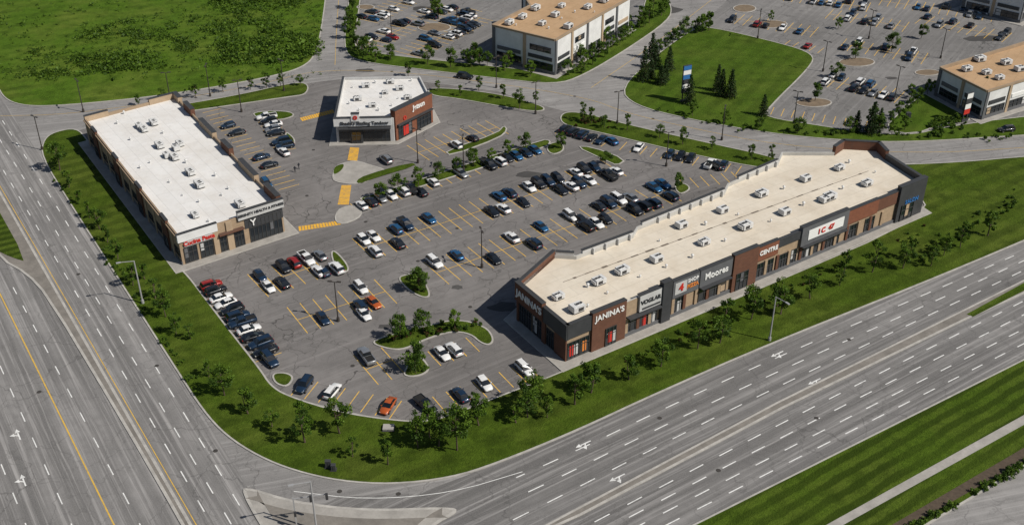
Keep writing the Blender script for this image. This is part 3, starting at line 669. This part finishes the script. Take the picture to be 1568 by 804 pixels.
# ---------------- vegetation ----------------
def leafquad(V,Fc,MI,c,s,mi):
    n=Vector((random.gauss(0,1),random.gauss(0,1),random.gauss(.6,1))).normalized(); t=n.orthogonal().normalized(); t.rotate(Matrix.Rotation(random.random()*6.28,3,n)); b=n.cross(t)
    i=len(V); a=s*random.uniform(.6,1.2); bb=a*random.uniform(.5,.8)
    V+= [c-t*a,c-b*bb,c+t*a,c+b*bb]; Fc.append((i,i+1,i+2,i+3)); MI.append(mi)
def tube(V,Fc,MI,a,b,r0,r1,mi=0,sg=6):
    d=(b-a).normalized(); t=d.orthogonal().normalized(); u=d.cross(t); i=len(V)
    for c,r in((a,r0),(b,r1)):
        for k in range(sg): an=k*2*math.pi/sg; V.append(c+t*math.cos(an)*r+u*math.sin(an)*r)
    for k in range(sg): Fc.append((i+k,i+(k+1)%sg,i+sg+(k+1)%sg,i+sg+k)); MI.append(mi)
def tree(seed,H=5.5,R=1.7,leaf_s=.17,nl=1700,mats=('leafl','leafd'),nc=22):
    random.seed(seed); V=[];Fc=[];MI=[]
    lean=Vector((random.gauss(0,.15),random.gauss(0,.15),0)); top=Vector((0,0,H*.8))+lean*2
    pts=[Vector((0,0,0)),Vector((0,0,H*.3))+lean,top]
    tube(V,Fc,MI,pts[0],pts[1],.13,.09); tube(V,Fc,MI,pts[1],pts[2],.09,.03)
    cl=[]
    for k in range(nc):
        t=random.uniform(.0,1); z=H*(.28+.68*t); rr=R*(math.sin(math.pi*min(1,(.12+.85*t)))**.6)*random.uniform(.3,1.05)
        an=k*2.4+random.gauss(0,.5); c=Vector((math.cos(an)*rr,math.sin(an)*rr,z)); cl.append((c,random.uniform(.3,.72)*R/1.7,random.random()))
        s0=Vector((0,0,H*.22+z*.45))
        if k%2==0: tube(V,Fc,MI,s0+lean*.5,c,.045,.012,0,4)
    for k in range(nl):
        c,r,br=random.choice(cl)
        p=Vector((random.gauss(0,1),random.gauss(0,1),random.gauss(0,.8))); p=p.normalized()*r*random.random()**.45
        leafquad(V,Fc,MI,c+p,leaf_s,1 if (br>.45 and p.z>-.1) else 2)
    return mesh('tree',V,Fc,[M['bark'],M[mats[0]],M[mats[1]]],MI)
def conifer(seed,H=7,R=1.7):
    random.seed(seed); V=[];Fc=[];MI=[]; tube(V,Fc,MI,Vector((0,0,0)),Vector((0,0,H)),.14,.02)
    for L in range(16):
        t=L/16; z=H*(.08+.9*t); r=R*(1-t)**.85+.12
        nb=max(5,int(11*(1-t))+4)
        for b in range(nb):
            an=b*6.283/nb+L*.7+random.gauss(0,.15); rl=r*random.uniform(.75,1.12); d=Vector((math.cos(an),math.sin(an),-.28))
            tube(V,Fc,MI,Vector((0,0,z)),Vector((0,0,z))+d*rl,.025,.01,0,3)
            for q in range(9):
                f=random.uniform(.2,1); leafquad(V,Fc,MI,Vector((0,0,z))+d*rl*f+Vector((random.gauss(0,.12),random.gauss(0,.12),random.gauss(0,.07))),.2,1)
    return mesh('pine_tree',V,Fc,[M['bark'],M['pine']],MI)
def shrub(seed,R=.6,mats=('leafl','leafd'),nl=260):
    random.seed(seed); V=[];Fc=[];MI=[]
    for k in range(5): tube(V,Fc,MI,Vector((0,0,0)),Vector((random.gauss(0,.3)*R,random.gauss(0,.3)*R,R)),.03,.01,0,4)
    cl=[(Vector((random.gauss(0,.4)*R,random.gauss(0,.4)*R,R*random.uniform(.4,1.0))),random.random()) for _ in range(6)]
    for k in range(nl):
        c,b=random.choice(cl); p=Vector((random.gauss(0,1),random.gauss(0,1),random.gauss(0,1))).normalized()*R*.5*random.random()**.4
        q=c+p; q.z=max(.05,q.z); leafquad(V,Fc,MI,q,.12,1 if b>.5 else 2)
    return mesh('shrub',V,Fc,[M['bark'],M[mats[0]],M[mats[1]]],MI)
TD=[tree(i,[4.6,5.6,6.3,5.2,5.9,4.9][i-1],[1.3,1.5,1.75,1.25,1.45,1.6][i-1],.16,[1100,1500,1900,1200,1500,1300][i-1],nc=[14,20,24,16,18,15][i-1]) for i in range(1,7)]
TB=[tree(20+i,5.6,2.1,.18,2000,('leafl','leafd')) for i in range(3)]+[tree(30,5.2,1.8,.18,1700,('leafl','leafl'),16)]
TC=[conifer(40+i,random.uniform(6.5,8)) for i in range(3)]
SH=[shrub(60+i) for i in range(4)]; SR=[shrub(70+i,.55,('leafr','leafd')) for i in range(2)]
random.seed(5)
def put(ms,u,v,sc=1.,name='deciduous_tree',z=.12):
    p=G(u,v); link(name,random.choice(ms),None,(p.x,p.y,z),random.random()*6.28,(sc*random.uniform(.85,1.15),sc*random.uniform(.85,1.15),sc*random.uniform(.85,1.18)))
BT="""92,262 106,288 122,312 138,335 153,352 165,372 181,398 204,438 222,428 238,458 254,486 270,512 292,520 320,578 344,606 380,634 417,654 467,678 520,664 540,700 594,712 672,684 658,672 733,652 728,640 790,648 808,640 815,622 838,640 905,602 912,588 963,582 1012,562 1068,535 1102,526 1110,508 1150,490 1195,482 1190,470 1240,458 1285,438 1292,420 1335,418 1382,412 1392,398 1425,408 1470,380 1512,362 880,620 700,690 640,686 1445,392"""
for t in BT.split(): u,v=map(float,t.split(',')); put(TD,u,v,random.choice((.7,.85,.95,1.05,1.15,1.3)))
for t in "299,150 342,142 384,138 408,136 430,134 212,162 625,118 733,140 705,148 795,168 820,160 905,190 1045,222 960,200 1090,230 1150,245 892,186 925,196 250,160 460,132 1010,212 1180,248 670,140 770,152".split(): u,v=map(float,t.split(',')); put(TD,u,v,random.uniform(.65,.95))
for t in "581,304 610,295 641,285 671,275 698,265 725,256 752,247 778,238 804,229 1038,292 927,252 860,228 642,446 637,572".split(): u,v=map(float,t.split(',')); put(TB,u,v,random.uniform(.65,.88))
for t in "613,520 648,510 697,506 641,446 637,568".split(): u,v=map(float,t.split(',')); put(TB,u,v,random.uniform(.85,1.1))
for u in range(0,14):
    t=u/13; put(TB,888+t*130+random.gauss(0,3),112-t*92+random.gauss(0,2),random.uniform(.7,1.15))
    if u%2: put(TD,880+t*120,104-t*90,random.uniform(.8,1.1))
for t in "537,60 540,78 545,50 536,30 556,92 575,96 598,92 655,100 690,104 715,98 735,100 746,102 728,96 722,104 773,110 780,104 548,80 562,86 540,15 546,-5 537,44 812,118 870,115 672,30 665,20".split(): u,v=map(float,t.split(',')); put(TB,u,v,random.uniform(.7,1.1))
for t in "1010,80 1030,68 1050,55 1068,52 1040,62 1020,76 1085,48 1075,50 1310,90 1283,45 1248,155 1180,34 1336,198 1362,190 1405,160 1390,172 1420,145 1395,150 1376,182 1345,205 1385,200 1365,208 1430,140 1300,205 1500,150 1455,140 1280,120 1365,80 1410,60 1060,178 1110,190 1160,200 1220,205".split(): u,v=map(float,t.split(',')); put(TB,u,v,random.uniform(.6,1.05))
for t in "996,120 1003,105 1018,125 1024,108 1098,140 1104,148 1118,150 1012,130 998,90 1168,178 1310,202 1332,206 1055,160 985,125 1502,160 1345,198".split(): u,v=map(float,t.split(',')); put(TC,u,v,random.uniform(.8,1.25),'pine_tree')
for i in range(95):
    t=random.random(); u=1360+t*400; v=804-(u-1400)*.575+random.uniform(-4,4); put(SH,u,v+6,random.uniform(.6,1.3),'shrub')
for i in range(75):
    u=random.uniform(860,1420); v=590-(u-860)*.44+random.gauss(4,4); put(SH+SR,u,v+4,random.uniform(.4,.95),'shrub')
for i in range(55):
    u=random.uniform(585,745); put(SH+SR,u,526-(u-585)*.15+random.gauss(-6,4),random.uniform(.6,1.2),'shrub')
for i in range(10): put(SR+SH,random.uniform(625,650),random.uniform(425,448),random.uniform(.6,1),'shrub'); put(SH,random.uniform(622,652),random.uniform(556,572),random.uniform(.6,1),'shrub')
for i in range(14): put(SR,random.uniform(880,945),183+random.uniform(0,14),random.uniform(.8,1.3),'shrub')
for i in range(60):
    u=random.uniform(985,1550); v=168+ (u-985)*.2 if u<1160 else 203+(u-1160)*.02; put(SH,u,v+random.gauss(0,3),random.uniform(.6,1.2),'shrub')
for i in range(90):
    t=random.random(); put(SH,1395+t*160,392-t*88+random.gauss(0,7)+6,random.uniform(.5,1.2),'shrub') if i%2 else put(SH,80+t*230,262+t*345+random.gauss(0,8),random.uniform(.5,1),'shrub')
for i in range(50):
    t=random.random(); put(SH,1420+t*60,200-t*18+random.gauss(0,6),random.uniform(.7,1.4),'shrub')
# scrub mass in field: one object
random.seed(9); V=[];Fc=[];MI=[]
for k in range(6800):
    u=random.uniform(-30,492); v=random.uniform(-5,125)
    p=G(u,v)
    nz=noise.noise(Vector((p.x*.03,p.y*.03,0)))+.5*noise.noise(Vector((p.x*.1,p.y*.1,3)))
    lim=95-u*.32 if u<290 else 2
    top=124-(u/490)*30
    inb=(v>lim) and v<top
    if not inb and random.random()<.96: continue
    if inb and nz<-.05 and random.random()<.8: continue
    R=random.uniform(.35,1.0)*(1+nz)*(1.8 if random.random()<.12 else 1)
    li=.65 if nz>.2 else .35
    for q in range(13):
        leafquad(V,Fc,MI,Vector((p.x+random.gauss(0,.6)*R,p.y+random.gauss(0,.6)*R,.15+abs(random.gauss(0,.6))*R)),.26*R+.1,0 if random.random()<li else 1)
link('scrub_vegetation',mesh('scrub_vegetation',V,Fc,[M['leafl'],M['scrub']],MI))
# ---------------- street furniture ----------------
def lampmesh(H,arms,mat,r=.15):
    bm=bmesh.new()
    bmesh.ops.create_cone(bm,cap_ends=True,segments=8,radius1=r,radius2=r*.65,depth=H,matrix=Matrix.Translation((0,0,H/2)))
    bmesh.ops.create_cone(bm,cap_ends=True,segments=10,radius1=.32,radius2=.3,depth=.8,matrix=Matrix.Translation((0,0,.4)))
    for a in arms:
        L=a[1]; m=Matrix.Rotation(a[0],4,'Z')
        bmesh.ops.create_cube(bm,size=1,matrix=m@Matrix.Translation((L/2,0,H-.05+.12))@Matrix.Rotation(-.1,4,'Y')@Matrix.Diagonal((L,.11,.11,1)))
        bmesh.ops.create_cube(bm,size=1,matrix=m@Matrix.Translation((L+.3,0,H+.18))@Matrix.Diagonal((.85,.38,.17,1)))
    me=bpy.data.meshes.new('street_lamp'); bm.to_mesh(me); bm.free(); me.materials.append(mat); return me
LS=lampmesh(10,[(0,2.6)],M['pole'],.17); LP=lampmesh(9,[(0,.6),(math.pi,.6)],M['bronze'])
def lamp(m,u,v,rz=0): p=G(u,v); link('street_lamp',m,None,(p.x,p.y,.1),rz)
lamp(LS,219,465,math.radians(200)); lamp(LS,1178,522,math.radians(-56)); lamp(LS,485,812,math.radians(200))
for u,v in((738,410),(518,492),(710,262),(322,148),(435,140),(370,172),(128,172),(640,250),(1020,255),(262,160),(1370,150),(1260,110),(1215,190),(600,60),(700,60),(1160,60),(1440,90),(1330,60),(945,190),(1105,215),(65,230),(760,135),(820,175)): lamp(LP,u,v,random.random()*3)
def pylon(u,v,H,w_,rz,cols):
    p=G(u,v); E=empty('pylon_sign',(p.x,p.y,.1)); E.rotation_euler=(0,0,rz); z=Vector((0,0)); X=Vector((1,0));Yv=Vector((0,1))
    A=Acc()
    for s in(-1,1): A.box(Vector((s*w_*.35,0)),X,Yv,.25,.25,0,H)
    A.box(z,X,Yv,w_+.2,.6,0,.5); A.obj('posts',[M['char']],E)
    A=Acc(); n=len(cols); a=H*.25; st_=(H-a)/n
    for i in range(n): A.box(z,X,Yv,w_,.5,a+i*st_+.05,a+(i+1)*st_-.05,i)
    A.box(z,X,Yv,w_+.15,.42,a,H+.1,n); A.obj('sign_panels',[M[c] for c in cols]+[M['char']],E)
pylon(1048,156,10.5,2.4,math.radians(25),['char','signw','char','signb','signw','signb']); pylon(1476,186,8,2.2,math.radians(30),['signr','signw','char','signw'])
def cabinet(u,v,sz,mat):
    p=G(u,v); E=empty('utility_cabinet',(p.x,p.y,.12)); A=Acc(); X=Vector((1,0));Yv=Vector((0,1)); z=Vector((0,0))
    A.box(z,X,Yv,sz[0]+.3,sz[1]+.3,0,.12,1); A.box(z,X,Yv,sz[0],sz[1],.12,sz[2],0); A.box(z,X,Yv,sz[0]+.08,sz[1]+.08,sz[2],sz[2]+.06,0)
    A.box(Vector((0,-sz[1]/2-.02)),X,Yv,.04,.05,.2,sz[2]-.1,1); A.obj('cabinet_body',[mat,M['dark']],E)
cabinet(503,716,(.9,.6,1.4),M['char']); cabinet(511,720,(.7,.6,1.1),M['char']); cabinet(595,657,(1.8,1.4,.4),M['conc']); cabinet(1390,180,(1.2,1,1.2),M['char'])
def signal(u,v,rz):
    p=G(u,v); E=empty('traffic_signal',(p.x,p.y,.12)); E.rotation_euler=(0,0,rz); X=Vector((1,0));Yv=Vector((0,1)); A=Acc()
    A.box(Vector((0,0)),X,Yv,.2,.2,0,6.2); A.box(Vector((2.6,0)),X,Yv,5.0,.12,5.9,6.02)
    for x in(2.6,5.0): A.box(Vector((x,-.2)),X,Yv,.4,.3,5.1,6.3,1)
    A.box(Vector((0,-.25)),X,Yv,.35,.3,2.6,3.5,1); A.obj('mast_arm',[M['pole'],M['dark']],E)
signal(455,808,.2)
def person(u,v,rz):
    p=G(u,v); V=[(0,0,.92),(0,.02,1.2),(0,0,1.42),(0,0,1.52),(0,.02,1.66),(.1,0,.88),(.12,.16,.5),(.12,.1,.06),(.12,.24,.03),(-.1,0,.88),(-.12,-.08,.48),(-.12,-.3,.1),(-.12,-.18,.03),(.2,0,1.4),(.26,-.12,1.12),(.26,.02,.88),(-.2,0,1.4),(-.26,.1,1.12),(-.26,.26,.92)]
    Ed=[(0,1),(1,2),(2,3),(3,4),(0,5),(5,6),(6,7),(7,8),(0,9),(9,10),(10,11),(11,12),(2,13),(13,14),(14,15),(2,16),(16,17),(17,18)]
    R=[.15,.16,.13,.06,.11,.1,.075,.05,.045,.1,.075,.05,.045,.07,.05,.035,.07,.05,.035]
    me=bpy.data.meshes.new('pedestrian'); me.from_pydata(V,Ed,[]); me.materials.append(M['cloth']); o=link('pedestrian',me,None,(p.x,p.y,.02),rz)
    bpy.context.view_layer.objects.active=o; o.select_set(True); o.modifiers.new('skin','SKIN')
    if not me.skin_vertices: bpy.ops.mesh.customdata_skin_add()
    for i,r in enumerate(R): me.skin_vertices[0].data[i].radius=(r,r)
    me.skin_vertices[0].data[0].use_root=True; s=o.modifiers.new('sub','SUBSURF'); s.levels=1; s.render_levels=1; o.select_set(False)
person(452,264,.6); person(458,259,.9)
KERB.obj('kerb',[M['kerb']])
print('objects',len(bpy.data.objects))
